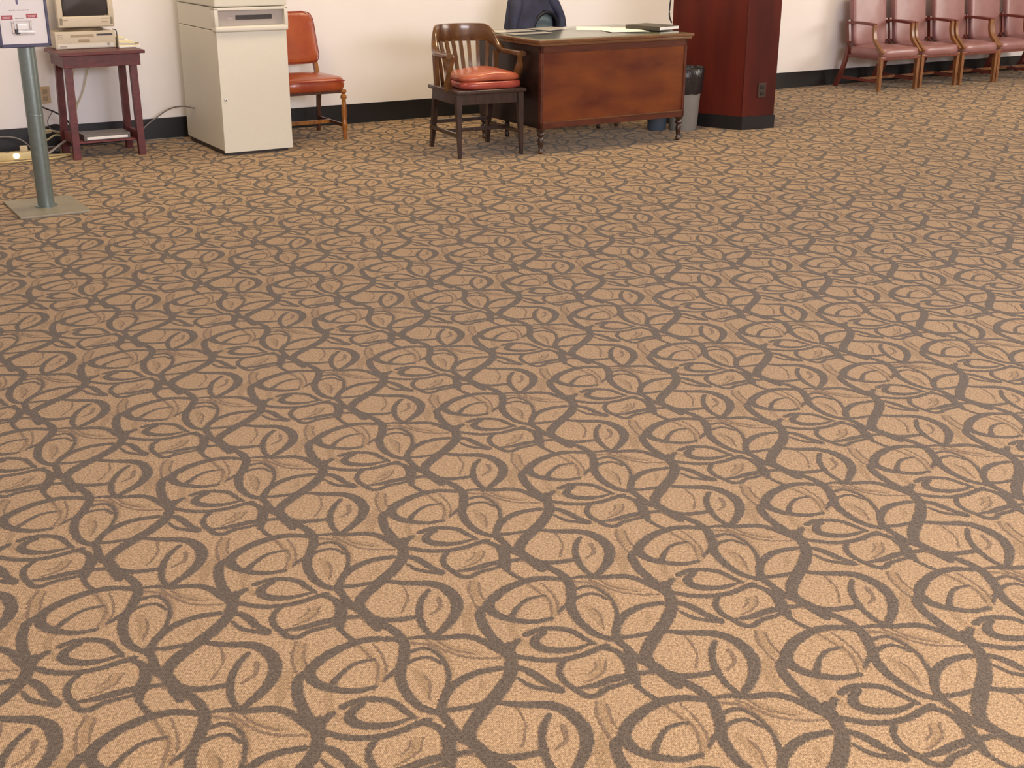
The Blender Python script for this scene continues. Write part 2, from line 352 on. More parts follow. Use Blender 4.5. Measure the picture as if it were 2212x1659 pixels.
# carpet: one floor mesh, its brush-stroke pattern woven in as faces of darker pile
TILE = [([[0.1541,0.3272],[0.0893,0.3343],[0.0397,0.3182],[-0.0117,0.2717],[-0.0438,0.212],[-0.0331,0.1691],[0.0041,0.1414],[0.0603,0.1305],[0.106,0.1471]],(14,22,9),0),
([[0.009,0.1484],[0.0239,0.1934],[0.0492,0.2325],[0.0913,0.2512]],(14,9,6),0),
([[-0.0437,0.2072],[-0.0641,0.1735],[-0.0566,0.1179],[-0.0362,0.0643],[-0.0095,0.0169],[0.0024,-0.0126]],(16,20,20),0),
([[0.0421,0.4644],[0.0646,0.4255],[0.0934,0.3984],[0.1293,0.3611],[0.151,0.3141],[0.1548,0.2534],[0.1523,0.1947],[0.1702,0.1292],[0.2035,0.0776],[0.2425,0.0538]],(10,20,14),0),
([[0.1533,0.2189],[0.1389,0.2042],[0.119,0.1683]],(16,10,3),0),
([[0.1603,0.2336],[0.1841,0.2537],[0.2124,0.2599],[0.2411,0.2345]],(10,8,6),0),
([[0.165,0.2811],[0.1992,0.2967],[0.2286,0.2741],[0.2509,0.2297],[0.2586,0.1673],[0.2511,0.1027]],(10,7,10),0),
([[0.0415,0.0716],[0.0719,0.0965],[0.1083,0.1013],[0.1442,0.0927],[0.1739,0.0619],[0.1986,0.036]],(14,14,8),0),
([[0.0862,0.0876],[0.0665,0.0609],[0.0637,0.0347],[0.0822,0.0156],[0.1172,0.0096],[0.1551,0.0176],[0.1892,0.0381]],(12,20,5),0),
([[0.0047,-0.0084],[0.028,-0.0165],[0.0696,-0.0286],[0.1159,-0.0281],[0.1631,-0.0111],[0.1996,0.0146],[0.2267,0.032]],(14,14,14),0),
([[-0.0023,-0.0126],[0.0116,0.0256],[0.0264,0.0539]],(20,14,12),0),
([[0.248,0.0626],[0.2562,0.1209],[0.2808,0.1675],[0.3187,0.2012],[0.3733,0.2202]],(14,17,14),0),
([[0.3869,0.3166],[0.3899,0.2758],[0.3937,0.2116],[0.3746,0.1451],[0.346,0.0857],[0.3213,0.0329],[0.3099,-0.0097],[0.3181,-0.0427],[0.341,-0.0648]],(18,26,14),0),
([[0.2481,0.0648],[0.2868,0.0696],[0.3417,0.0901]],(16,12,10),0),
([[0.2435,0.067],[0.2642,0.028],[0.2905,-0.0182],[0.321,-0.0589],[0.3462,-0.0986],[0.3694,-0.1294]],(18,14,16),0),
([[0.1999,0.0189],[0.2258,0.0191],[0.2523,-0.0018],[0.2651,-0.0432],[0.2658,-0.0874],[0.2679,-0.1149]],(12,14,12),0),
([[0.125,-0.0322],[0.1144,-0.0729],[0.1243,-0.1123],[0.1455,-0.1391],[0.1665,-0.1617],[0.1886,-0.1622],[0.2101,-0.1385],[0.2473,-0.119],[0.2855,-0.0952]],(10,13,8),0),
([[0.1524,-0.1352],[0.191,-0.1233],[0.2309,-0.0996],[0.273,-0.0834],[0.3174,-0.071]],(6,18,10),0),
([[0.0049,-0.0578],[0.0369,-0.0656],[0.0639,-0.0893],[0.0859,-0.1165],[0.1188,-0.1394]],(12,17,10),0),
([[0.0231,-0.0976],[0.0521,-0.1285],[0.0854,-0.1397],[0.1185,-0.147]],(4,11,14),0),
([[0.0421,0.4644],[0.0647,0.4299],[0.1045,0.4149],[0.1584,0.4265],[0.1832,0.4406]],(12,16,8),0),
([[0.0755,0.597],[0.1315,0.5885],[0.1932,0.5862],[0.2336,0.5596],[0.2605,0.5069],[0.2619,0.4499],[0.2446,0.3945],[0.2175,0.3435]],(10,24,12),0),
([[0.1917,0.5561],[0.1768,0.5059],[0.1758,0.4433],[0.1909,0.3832],[0.2149,0.3435]],(9,13,10),0),
([[0.1256,0.5764],[0.143,0.5172],[0.1336,0.4457]],(5,5,5),1),
([[0.2173,0.518],[0.2227,0.472],[0.1992,0.438]],(14,10,3),1),
([[-0.0138,0.5155],[0.011,0.4697],[0.0421,0.4587]],(10,10,10),0),
([[0.0004,0.4165],[0.0244,0.425],[0.0564,0.4116],[0.0719,0.3819]],(9,6,4),1),
([[-0.0021,0.3757],[0.0242,0.3389],[0.0475,0.3234],[0.0893,0.3317]],(8,10,8),0),
([[-0.0925,0.3194],[-0.0947,0.2708],[-0.0789,0.2117],[-0.0643,0.1806]],(7,7,6),1),
([[-0.0716,0.3118],[-0.0664,0.2611],[-0.0554,0.2265]],(6,6,4),1),
([[-0.0834,0.3169],[-0.0805,0.2659],[-0.0638,0.2118]],(18,16,8),2),
([[0.1545,0.335],[0.1888,0.3432],[0.2278,0.3399],[0.2857,0.3469],[0.3235,0.3315],[0.3541,0.3008],[0.3842,0.2707]],(6,16,14),0),
([[0.2011,0.3302],[0.2548,0.282],[0.304,0.2599],[0.3702,0.2596]],(7,7,7),1),
([[0.2197,0.3357],[0.2559,0.2973],[0.3179,0.2725]],(5,6,4),1),
([[0.2322,0.328],[0.266,0.2948],[0.3315,0.2802]],(10,22,8),2),
([[0.1616,0.3194],[0.2051,0.3096],[0.2385,0.2692],[0.2594,0.2103]],(8,8,6),1),
([[0.1663,0.3092],[0.2107,0.3174],[0.2483,0.2643],[0.27,0.1864]],(4,14,4),2),
([[0.1842,0.2095],[0.2023,0.1762],[0.2178,0.1114]],(14,24,6),2),
([[0.2033,0.1929],[0.2187,0.1622],[0.2231,0.1002]],(5,6,4),1),
([[0.0913,0.2527],[0.1029,0.2135],[0.1031,0.1332]],(6,6,4),1),
([[0.0422,0.3079],[0.0702,0.2801],[0.0923,0.2428],[0.1086,0.1943],[0.1124,0.1565]],(12,18,10),2),
([[0.0811,0.3134],[0.1033,0.2728],[0.1194,0.2186],[0.1212,0.1612]],(5,6,5),1),
([[0.0474,0.3105],[0.0676,0.2801],[0.0825,0.2576]],(5,6,3),1),
([[0.009,0.1322],[0.0116,0.0869],[0.0235,0.0604],[0.0471,0.0303],[0.0704,0.0155]],(22,18,5),2),
([[0.3313,0.1775],[0.3333,0.1493],[0.3207,0.1216]],(5,14,4),2),
([[0.1942,-0.0356],[0.1927,-0.0601],[0.1753,-0.0843]],(5,5,4),1),
([[0.219,-0.0272],[0.2127,-0.068],[0.1927,-0.096],[0.1668,-0.1158]],(5,6,4),1),
([[0.206,-0.0314],[0.2036,-0.0681],[0.1812,-0.1001]],(14,16,5),2),
([[0.298,0.4957],[0.2902,0.4334],[0.2945,0.3575]],(8,30,8),2),
([[-0.0138,0.5096],[-0.0025,0.447],[-0.002,0.3704]],(10,12,12),0)]
TA = np.array([.384, .281]); TV = np.array([-.281, .503]); TO = np.array([-0.0076, 2.3581])
def spline_pts(P, k):
    P = np.array(P, float); out = []
    for i in range(len(P) - 1):
        p0 = P[max(0, i - 1)]; p1 = P[i]; p2 = P[i + 1]; p3 = P[min(len(P) - 1, i + 2)]
        t = (np.arange(k) / k)[:, None]
        out.append(0.5 * ((2 * p1) + (p2 - p0) * t + (2 * p0 - 5 * p1 + 4 * p2 - p3) * t * t + (3 * p1 - p0 - 3 * p2 + p3) * t ** 3))
    out.append(P[-1][None]); return np.concatenate(out)
def build_floor():
    rng = np.random.default_rng(5)
    V = []; F = []; MI = []; nv = 0
    c = [W(UL, -0.012), W(UR, -0.012), W(UR, NF), W(UL, NF)]
    V.append(np.array([[p.x, p.y, 0.0] for p in c])); F.append(np.array([[3, 2, 1, 0]])); MI.append(np.array([0])); nv = 4
    d = np.array(DU); n_ = np.array(DN); a0 = np.array(A0)
    for lod, (k, jit) in enumerate(((14, 0.0014), (6, 0.0008), (3, 0.0))):
        cells = []
        for i in range(-40, 60):
            for j in range(-20, 50):
                o = TO + TA * i + TV * j
                u = (o - a0) @ d; n = (o - a0) @ n_
                if not (UL + .5 < u < UR - .6 and -.5 < n < NF - .6): continue
                Y = o[1]
                if Y < 0.6 or abs(o[0]) > 0.46 * Y + 1.6: continue
                l = 0 if Y < 4.2 else (1 if Y < 7.5 else 2)
                if l == lod: cells.append(o)
        for si, (pts, w, kind, extra) in enumerate([(p, w, 3, .0018) for p, w, k_ in TILE if k_ == 0 and lod < 2] + [(p, w, k_, 0) for p, w, k_ in TILE]):
            q = spline_pts(pts, k); m = len(q); t = np.linspace(0, 1, m)
            w0, w1, w2 = [x * (0.00060 if kind in (0, 3) else 0.0005) + extra for x in w]
            wd = np.where(t < .5, w0 + (w1 - w0) * np.sin(t * PI), w2 + (w1 - w2) * np.sin(t * PI))
            tg = np.gradient(q, axis=0); tg /= np.linalg.norm(tg, axis=1)[:, None]
            nr = np.stack([-tg[:, 1], tg[:, 0]], 1)
            z = {0: 0.0007, 1: 0.0005, 2: 0.0001, 3: 0.0003}[kind] + (si % 60) * 0.000003
            mi = {0: 1, 1: 3, 2: 2, 3: 4}[kind]
            for o in cells:
                jl = rng.normal(0, jit, m) if jit else 0; jr = rng.normal(0, jit, m) if jit else 0
                L_ = q + o + nr * (wd + jl)[:, None]; R_ = q + o - nr * (wd + jr)[:, None]
                # rounded ends
                e0 = q[0] + o - tg[0] * wd[0] * 0.8; e1 = q[-1] + o + tg[-1] * wd[-1] * 0.8
                allv = np.concatenate([L_, R_, e0[None], e1[None]])
                V.append(np.column_stack([allv, np.full(len(allv), z)]))
                idx = np.arange(m - 1)
                F.append(np.column_stack([idx, idx + m, idx + m + 1, idx + 1]) + nv)
                F.append(np.array([[0, 2 * m, m, 0], [m - 1, 2 * m - 1, 2 * m + 1, m - 1]]) + nv)
                MI.append(np.full(m - 1, mi)); MI.append(np.full(2, mi))
                nv += len(allv)
    V = np.concatenate(V)
    # the pile stops at the wall: points beyond it are pulled back to its foot
    nn = (V[:, :2] - a0) @ n_
    far = nn < -.05
    V[far, :2] += np.outer(-.05 - nn[far], n_)
    me = bpy.data.meshes.new('floor')
    me.vertices.add(len(V)); me.vertices.foreach_set('co', V.ravel())
    loops = []; starts = []; totals = []; s = 0
    quads = np.concatenate(F); mi = np.concatenate(MI)
    tri = quads[:, 0] == quads[:, 3]
    tot = np.where(tri, 3, 4); st = np.concatenate([[0], np.cumsum(tot)[:-1]])
    flat = quads.ravel(); keep = np.ones(len(flat), bool); keep[3::4] = ~tri
    flat = flat[keep]
    me.loops.add(len(flat)); me.loops.foreach_set('vertex_index', flat.astype(np.int32))
    me.polygons.add(len(tot)); me.polygons.foreach_set('loop_start', st.astype(np.int32))
    try: me.polygons.foreach_set('loop_total', tot.astype(np.int32))
    except Exception: pass
    for nme in ('carpet', 'carpet_dark', 'carpet_mid', 'carpet_line', 'carpet_edge'): me.materials.append(M[nme])
    me.polygons.foreach_set('material_index', mi.astype(np.int32))
    me.update(calc_edges=True); me.validate()
    bm = bmesh.new(); bm.from_mesh(me)
    for f in bm.faces:
        if f.normal.z < 0: f.normal_flip()
    bm.to_mesh(me); bm.free()
    print('floor faces', len(me.polygons))
    o = link('floor', me, None); return structure(o)
build_floor()

# ---------------------------------------------------------------- wooden column
def column():
    P = [(4.985, 1.27), (5.262, 1.856), (5.57, 1.89), (5.70, 1.35), (5.42, 0.95)]
    cu, cn = 5.35, 1.45
    t = thing('wood_column', 'tall red-brown wood-clad column with black base, behind the desk\'s right end', 'column', cu, cn)
    poly = [(p[0] - cu, -(p[1] - cn)) for p in P]
    def grow(k):
        c = Vector((sum(p[0] for p in poly) / 5, sum(p[1] for p in poly) / 5))
        return [tuple(c + (Vector(p) - c) * (1 + k / (Vector(p) - c).length)) for p in poly]
    B().prism(poly, 0.0, CEIL).put('cladding', 'column', t)
    B().prism(grow(0.012), 0, 0.105).put('column_base', 'black_base', t)
    # corner bead between the two visible faces
    B().box(-0.006, 0.006, -0.006, 0.006, 0.105, CEIL - .01).put('corner_bead', 'column', t, loc=(poly[1][0], poly[1][1], 0))
    # power outlet on the right face
    f = (Vector(poly[2]) - Vector(poly[1])).normalized(); ang = math.atan2(f.y, f.x)
    c = Vector(poly[1]) + f * 0.175
    nrm = Vector((f.y, -f.x))
    R = Matrix.Translation((c.x + nrm.x * .004, c.y + nrm.y * .004, 0.305)) @ Matrix.Rotation(ang, 4, 'Z')
    pl = B().box(-.036, .036, -.004, .004, -.058, .058, .003).xform(R).put('outlet_plate', 'outlet_dark', t)
    for dz in (-.024, .024):
        B().box(-.017, .017, -.008, -.003, dz - .014, dz + .014, .004).xform(R).put('socket', 'black_plastic', pl)
    # thin cord looped down the left edge
    q = Vector(poly[0]); e = (Vector(poly[1]) - q).normalized(); m = Vector((-1, 0.1)).normalized()
    pts = [(q.x + m.x * .01, q.y + m.y * .01, 1.02), (q.x + m.x * .03, q.y + m.y * .03, .97), (q.x + m.x * .035, q.y + m.y * .035, .86), (q.x + m.x * .01, q.y + m.y * .01, .80)]
    B().tube(pts, .006, 8).put('cord', 'cable_black', t, 60)
column()

# ---------------------------------------------------------------- sign stand
def sign_stand():
    t = thing('sign_stand', 'sign on a round grey-green steel post with a square floor plate', 'sign', -0.138, 2.06)
    B().box(-.19, .19, -.25, .25, 0, .012, .003).put('base_plate', 'plate', t)
    B().lathe([(.062, .012), (.062, .016), (.046, .018), (.046, 0.93)], seg=32).put('pole', 'steel', t, 40)
    # the board: dark blue frame round a white card
    z0, z1, x0, x1, y = .895, 1.32, -.145, .118, -.075
    fb = B()
    fb.box(x0, x1, y - .012, y + .012, z0, z0 + .018, .003); fb.box(x0, x1, y - .012, y + .012, z1 - .018, z1, .003)
    fb.box(x0, x0 + .014, y - .012, y + .012, z0, z1, .003); fb.box(x1 - .014, x1, y - .012, y + .012, z0, z1, .003)
    fb.put('sign_frame', 'frame_blue', t)
    B().box(x0 + .010, x1 - .010, y - .006, y + .010, z0 + .012, z1 - .012).put('card', 'poster', t)
    B().box(-.05, .05, y + .012, .045, .90, .99, .004).put('bracket', 'frame_blue', t)
    yf = y - .0065
    # print on the card: a tall purple stroke, a caption line, two red labels with white lines
    B().box(-.0385, -.0275, yf - .0006, yf + .0005, 1.118, 1.29, .0).put('printed_stroke', 'purple_print', t)
    cb = B(); x = -.078
    for w in (.009, .005, .011, .007, .012, .006, .010, .008, .009):
        cb.box(x, x + w, yf - .0005, yf + .0005, 1.0855, 1.0900); x += w + .003
    cb.put('caption', 'grey_print', t)
    for (xa, xb, zz, k) in ((-.122, -.064, 1.052, 0), (.006, .062, 1.057, 1)):
        l = B().box(xa, xb, yf - .0008, yf + .0004, zz - .011, zz + .011, .0).put('red_label', 'red_label', t)
        lb = B(); x = xa + .006
        while x < xb - .010:
            w = random.uniform(.004, .008); lb.box(x, x + w, yf - .0012, yf - .0003, zz + .001, zz + .003); x += w + .002
        x = xa + .010
        while x < xb - .014:
            w = random.uniform(.004, .008); lb.box(x, x + w, yf - .0012, yf - .0003, zz - .006, zz - .004); x += w + .002
        lb.put('label_lines', 'poster', l)
    cb = B(); x = -.052
    for w in (.010, .007, .012, .008): cb.box(x, x + w, yf - .0005, yf + .0005, 1.044, 1.048); x += w + .003
    cb.put('caption', 'grey_print', t)
    # clip holding a glossy white card
    cl = B()
    cl.box(-.078, .030, yf - .004, yf + .001, 1.028, 1.033, .001)
    cl.box(-.070, .034, yf - .005, yf + .001, .958, .963, .001)
    cl.box(-.074, -.062, yf - .010, yf, .968, 1.026, .002)
    cl.box(.018, .026, yf - .008, yf, .985, 1.026, .002)
    c_ = cl.put('metal_clip', 'chrome', t)
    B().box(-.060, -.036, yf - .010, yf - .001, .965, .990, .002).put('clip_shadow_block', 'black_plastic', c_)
    B().box(-.048, .008, yf - .016, yf - .006, .986, 1.022, .005, 3).put('clip_button', 'white_gloss', c_, 40)
    sb = B().box(-.045, .045, -.006, .004, -.008, .008, .003)
    sb.xform(Matrix.Translation((-.002, yf - .012, .976)) @ Matrix.Rotation(math.radians(4), 4, 'Y')).put('clip_lever', 'white_gloss', c_, 40)
    # tiny seam scratches mark the pole's middle joint
    B().lathe([(.0465, .520), (.0470, .523), (.0465, .526)], seg=32, cap=False).put('pole_joint', 'steel', t, 40)
sign_stand()

def cable(name, pts, rad, m, label, cat='cable', group=None):
    o = world_mesh(B().tube([(p[0], -p[1], p[2]) for p in pts], rad, 8).put(name, m, None, 60))
    o['label'] = label; o['category'] = cat
    if group: o['group'] = group
    return o
# ---------------------------------------------------------------- small maroon table with computer
def side_table():
    t = thing('side_table', 'small maroon-painted wooden table under the old computer', 'table', 0.60, 0.42)
    B().box(-.275, .298, -.225, .225, .695, .717, .004).put('table_top', 'maroon_paint', t)
    ap = B()
    ap.box(-.245, .268, -.195, -.178, .615, .695, .002); ap.box(-.245, .268, .178, .195, .615, .695, .002)
    ap.box(-.245, -.228, -.178, .178, .615, .695, .002); ap.box(.251, .268, -.178, .178, .615, .695, .002)
    ap.put('apron', 'maroon_paint', t)
    for x in (-1, 1):
        for y in (-1, 1):
            B().bar((.225 if x > 0 else -.205, y * .145, .695), (.226 if x > 0 else -.222, y * .165, 0), .046, .046, .046, .046, (0, 1, 0)).put('leg', 'maroon_paint', t)
    for x in (-1, 1):
        B().box(x * .215 - .012, x * .215 + .012, -.138, .138, .10, .165, .003).put('stretcher', 'maroon_worn', t)
    B().box(-.20, .20, -.135, .10, .100, .112, .002).put('lower_shelf', 'maroon_worn', t)
side_table()
def modem():
    t = thing('flat_case', 'flat grey box with a pale front strip on the maroon table\'s lower shelf', 'box', 0.60, 0.42, 0.112)
    B().box(-.15, .17, -.115, .08, 0, .042, .004).put('case', 'modem', t)
    B().box(-.13, .15, -.121, -.114, .008, .026, .002).put('front_strip', 'white_gloss', t)
modem()
def computer():
    t = thing('desktop_computer', 'beige flat desktop computer case on the maroon table', 'computer', 0.572, 0.225, 0.718)
    # front is at local y = -.155
    B().box(-.198, .198, -.145, .18, 0, .112, .005).put('case', 'beige_plastic', t)
    f = B().box(-.203, .203, -.160, -.143, 0.0, .116, .006).put('front_bezel', 'beige_plastic', t, 40)
    B().box(-.19, .19, -.1625, -.159, .006, .034, .002).put('lower_fascia', 'kiosk_trim', f)
    B().box(.075, .183, -.1625, -.159, .084, .096, .001).put('floppy_slot', 'dark_slot', f)
    B().box(-.10, .055, -.1620, -.159, .078, .094, .001).put('drive_cover', 'beige_dark', f)
    B().box(-.05, .025, -.1618, -.159, .046, .062, .003).put('badge', 'beige_dark', f)
    b = B(); b.lathe([(.011, 0), (.011, .004)], seg=18); b.xform(Matrix.Translation((.150, -.1605, .026)) @ Matrix.Rotation(PI / 2, 4, 'X')).put('power_button', 'panel_grey', f, 40)
    B().box(-.178, -.13, -.1632, -.160, .012, .024, .003).put('vent_badge', 'panel_grey', f)
    for k in range(3): B().box(-.186, -.15, -.1618, -.159, .070 + k * .012, .073 + k * .012).put('vent_slit', 'beige_dark', f)
computer()
def monitor():
    t = thing('crt_monitor', 'boxy beige CRT monitor standing on the desktop computer', 'monitor', 0.588, 0.26, 0.835)
    # swivel foot, a flattened dish
    B().lathe([(.135, 0), (.14, .006), (.12, .016), (.095, .022)], seg=32, sy=.85).put('swivel_foot', 'beige_dark', t, 40)
    z0 = .024
    fr = B(); y = -.135
    x0, x1, zz0, zz1 = -.188, .188, z0, z0 + .35
    fr.box(x0, x1, y, y + .05, zz0, zz0 + .074, .010, 3); fr.box(x0, x1, y, y + .05, zz1 - .035, zz1, .010, 3)
    fr.box(x0, x0 + .036, y, y + .05, zz0 + .01, zz1 - .01, .006); fr.box(x1 - .036, x1, y, y + .05, zz0 + .01, zz1 - .01, .006)
    f = fr.put('front_frame', 'beige_plastic', t, 40)
    s = B(); s.pad(-.155, .155, -.125, .125, 0, .02, crown=.014, rnd=8)
    s.xform(Matrix.Translation((0, y + .030, zz0 + .195)) @ Matrix.Rotation(PI / 2, 4, 'X')).put('screen', 'screen', t, 60)
    B().box(-.16, -.122, y - .002, y + .001, zz0 + .048, zz0 + .053).put('logo_mark', 'beige_dark', f)
    B().box(.10, .15, y - .002, y + .001, zz0 + .056, zz0 + .060).put('button_row', 'beige_dark', f)
    B().box(.10, .14, y - .002, y + .001, zz0 + .034, zz0 + .038).put('button_row', 'beige_dark', f)
    hb = B(); # tapering tube housing
    r0 = [(-.182, y + .05, z0 + .005), (.182, y + .05, z0 + .005), (.182, y + .05, z0 + .345), (-.182, y + .05, z0 + .345)]
    r1 = [(-.11, y + .36, z0 + .05), (.11, y + .36, z0 + .05), (.11, y + .36, z0 + .27), (-.11, y + .36, z0 + .27)]
    a = [hb.bm.verts.new(p) for p in r0]; b = [hb.bm.verts.new(p) for p in r1]
    hb.bm.faces.new(a); hb.bm.faces.new(b[::-1])
    for i in range(4): hb.bm.faces.new((a[i], b[i], b[(i + 1) % 4], a[(i + 1) % 4]))
    bmesh.ops.bevel(hb.bm, geom=hb.bm.edges[:], offset=.008, segments=2, affect='EDGES')
    hb.put('housing', 'beige_plastic', t, 40)
monitor()
def leaflets():
    G = 'papers beside the computer'
    t = thing('paper_stack', 'sloping stack of cream and white papers at the computer\'s right side', 'papers', .782, .30, .7178, 0)
    h = 0.0
    for k, (w, m_) in enumerate([(.150, 'paper'), (.140, 'paper_cream'), (.128, 'paper'), (.112, 'paper_cream'), (.092, 'paper_cream'), (.070, 'paper'), (.045, 'paper_cream')]):
        hh = .0095
        b = B().box(0, w, -.13 + .006 * (k % 3), .16, h, h + hh, .0015)
        for v in b.bm.verts: v.co.z -= max(0, v.co.x - w * .55) * .10 * (h > 0)
        b.put('sheets', m_, t); h += hh + .0006
    b = B().box(-.004, .004, -.07, .07, 0, .008, .002).xform(Matrix.Rotation(math.radians(18), 4, 'Y')).put('pen', 'beige_dark')
    tag(b, 'slim brown pen lying on the papers beside the computer', 'pen', .86, .40, .742, 50)
    cable('cable', [(.779, .30, .835), (.782, .385, .832), (.783, .392, .80), (.783, .390, .75), (.784, .393, .722)], .0035, 'cable_black', 'short black cord down the computer\'s right front edge')
leaflets()

# ---------------------------------------------------------------- cables and power strip by the wall
def wall_outlet():
    t = thing('wall_outlet', 'beige power outlet on the wall left of the maroon table', 'outlet', .335, -.012, .375)
    B().box(-.037, .037, -.006, 0, -.06, .06, .002).put('outlet_plate', 'outlet', t)
    for dz in (-.025, .025): B().box(-.017, .017, -.009, -.005, dz - .015, dz + .015, .003).put('socket', 'beige_dark', t)
wall_outlet()
def power_strip():
    t = thing('power_strip', 'ivory power strip on the carpet at the picture\'s left edge', 'power strip', -.06, .34, 0, -6)
    B().box(-.20, .19, -.032, .032, .004, .048, .005).put('housing', 'strip', t, 40)
    B().box(-.205, .195, -.036, .036, 0, .006).put('foot_plate', 'cable_yellow', t)
    b = B().lathe([(.020, 0), (.018, .006), (.010, .010)], seg=20)
    b.xform(Matrix.Translation((.085, -.032, .027)) @ Matrix.Rotation(PI / 2, 4, 'X')).put('lit_switch', 'glow', t, 50)
    for x in (-.15, -.09, -.03, .03, .14):
        B().box(x - .014, x + .014, -.016, .016, .046, .050, .002).put('socket', 'beige_dark', t)
    pl = B().box(.115, .165, -.018, .018, .050, .088, .005).put('plug', 'cable_cream', t, 40)
power_strip()
cable('cable', [(.27, .02, .34), (.28, .10, .31), (.36, .16, .27), (.43, .17, .21), (.47, .16, .10), (.48, .2, .03)], .006, 'cable_black', 'black cord drooping from the wall outlet to the maroon table\'s back leg')
cable('cable', [(.35, .10, .27), (.31, .09, .20), (.34, .09, .13), (.42, .10, .10)], .0035, 'cable_grey', 'thin grey looped wire below the wall outlet')
cable('cable', [(-.30, .22, .03), (-.18, .16, .10), (-.02, .14, .125), (.10, .14, .10), (.17, .18, .03)], .005, 'cable_grey', 'grey cable arching over the power strip')
cable('cable', [(-.05, .16, .11), (-.12, .17, .05), (-.17, .20, .01)], .004, 'cable_grey', 'thin grey wire falling behind the power strip')
cable('cable', [(.12, .36, .075), (.2, .33, .09), (.27, .24, .10), (.34, .20, .12), (.43, .18, .08)], .0065, 'cable_cream', 'cream cord rising from the power strip\'s plug')
cable('cable', [(.15, .33, .03), (.22, .28, .05), (.31, .22, .04), (.40, .20, .02)], .007, 'cable_grey', 'thick grey cord among the tangle behind the sign post')
cable('cable', [(.14, .38, .03), (.20, .33, .10), (.22, .26, .14), (.25, .22, .10)], .006, 'cable_pale', 'pale grey cord standing up beside the sign post')
cable('cable', [(.15, .44, .02), (.24, .38, .03), (.33, .32, .07), (.40, .28, .10)], .008, 'cable_pale', 'thick pale grey cord slanting up to the table leg')
cable('cable', [(.20, .16, .17), (.27, .12, .16), (.35, .12, .18), (.42, .14, .16)], .006, 'cable_black', 'black cord lying along the top of the tangle')
cable('cable', [(.13, .26, .02), (.19, .22, .07), (.23, .19, .13), (.30, .17, .15), (.40, .15, .12)], .006, 'cable_cream', 'cream cord looping up to the baseboard beside the maroon table')
cable('cable', [(.14, .42, .01), (.25, .38, .008), (.36, .37, .008), (.37, .41, .008), (.28, .47, .008), (.15, .50, .008), (-.05, .50, .008), (-.4, .47, .008)], .0055, 'cable_yellow', 'yellow cord looped on the carpet in front of the power strip')
cable('cable', [(.16, .46, .006), (.27, .44, .006), (.345, .41, .006), (.30, .35, .006), (.20, .33, .006)], .005, 'cable_cream', 'cream cord inside the yellow cord\'s loop')
def junk():
    b = B().box(-.05, .05, -.02, .02, 0, .028, .006).put('power_adapter', 'cable_cream', None, 40)
    tag(b, 'cream power adapter in the tangle of cords', 'adapter', .27, .13, .125, 20)
    b = B().box(-.03, .03, -.02, .02, 0, .03, .006).put('power_adapter', 'black_plastic', None, 40)
    tag(b, 'small black power adapter beside the maroon table\'s rear leg', 'adapter', .31, .24, .0, -15)
junk()
cable('cable', [(1.295, .36, .262), (1.25, .22, .262), (1.18, .12, .235), (1.09, .07, .17), (1.0, .05, .10), (.95, .04, .012)], .0055, 'cable_grey', 'grey cable curving from the cream cabinet down to the baseboard')
cable('cable', [(.62, .035, .006), (.95, .035, .006), (1.29, .035, .006)], .004, 'cable_grey', 'thin grey cable running along the baseboard')
cable('cable', [(.95, .16, .006), (1.10, .19, .006), (1.20, .30, .006), (1.28, .33, .006)], .004, 'cable_grey', 'grey cable on the carpet between table and cabinet')
cable('cable', [(.60, .22, .72), (.56, .06, .60), (.52, .03, .42), (.54, .03, .30), (.50, .04, .18), (.50, .05, .05)], .004, 'cable_cream', 'pale cord hanging behind the maroon table, nearer its left legs')
cable('cable', [(.70, .20, .72), (.66, .05, .60), (.60, .02, .40), (.54, .02, .28), (.52, .03, .2)], .004, 'cable_cream', 'pale cord hanging behind the maroon table, slanting from the right')

# ---------------------------------------------------------------- printer cabinet
def cabinet():
    t = thing('printer_cabinet', 'tall cream metal machine cabinet with a slotted grey panel', 'cabinet', 1.552, 0.54)
    yf = -.43
    B().box(-.252, .252, yf + .022, .40, .035, .845, .004).put('body', 'kiosk', t)
    B().box(-.235, .235, yf + .05, .38, 0, .035).put('plinth', 'dark_slot', t)
    d = B().box(-.252, .252, yf, yf + .020, .022, .838, .004).put('door', 'kiosk', t)
    k = B().lathe([(.009, 0), (.009, .006), (.005, .009)], seg=16)
    k.xform(Matrix.Translation((-.222, yf, .388)) @ Matrix.Rotation(PI / 2, 4, 'X')).put('lock', 'chrome', d, 50)
    # head: side walls, lip, recessed panel, top cover
    B().box(-.252, .252, yf + .05, .40, .849, .998, .003).put('head', 'kiosk', t)
    fr = B(); y0, y1 = yf - .022, yf + .06
    fr.box(-.262, .262, y0, y1, .838, .876, .014, 4)
    fr.box(-.262, -.236, y0 + .002, y1, .868, .998, .005); fr.box(.236, .262, y0 + .002, y1, .868, .998, .005)
    fr.box(-.262, .262, y0 + .002, y1, .978, .998, .004)
    f = fr.put('front_frame', 'kiosk_trim', t, 40)
    p = B().box(-.238, .238, yf + .012, yf + .04, .872, .982, .002).put('display_panel', 'panel_grey', t)
    B().box(-.238, .238, yf + .006, yf + .013, .872, .876).put('panel_ledge', 'beige_dark', p)
    B().box(-.105, .155, yf + .008, yf + .014, .915, .945, .002).put('slot', 'dark_slot', p)
    B().box(-.165, -.125, yf + .009, yf + .013, .918, .936, .002).put('panel_label', 'poster_dim', p)
    tc = B().box(-.258, .258, y0 + .004, .402, 1.002, 1.30, .010, 3)
    tc.put('top_cover', 'kiosk', t, 40)
    B().box(-.20, .20, yf - .021, yf - .016, 1.06, 1.26, .002).put('upper_panel', 'panel_grey', t)
cabinet()

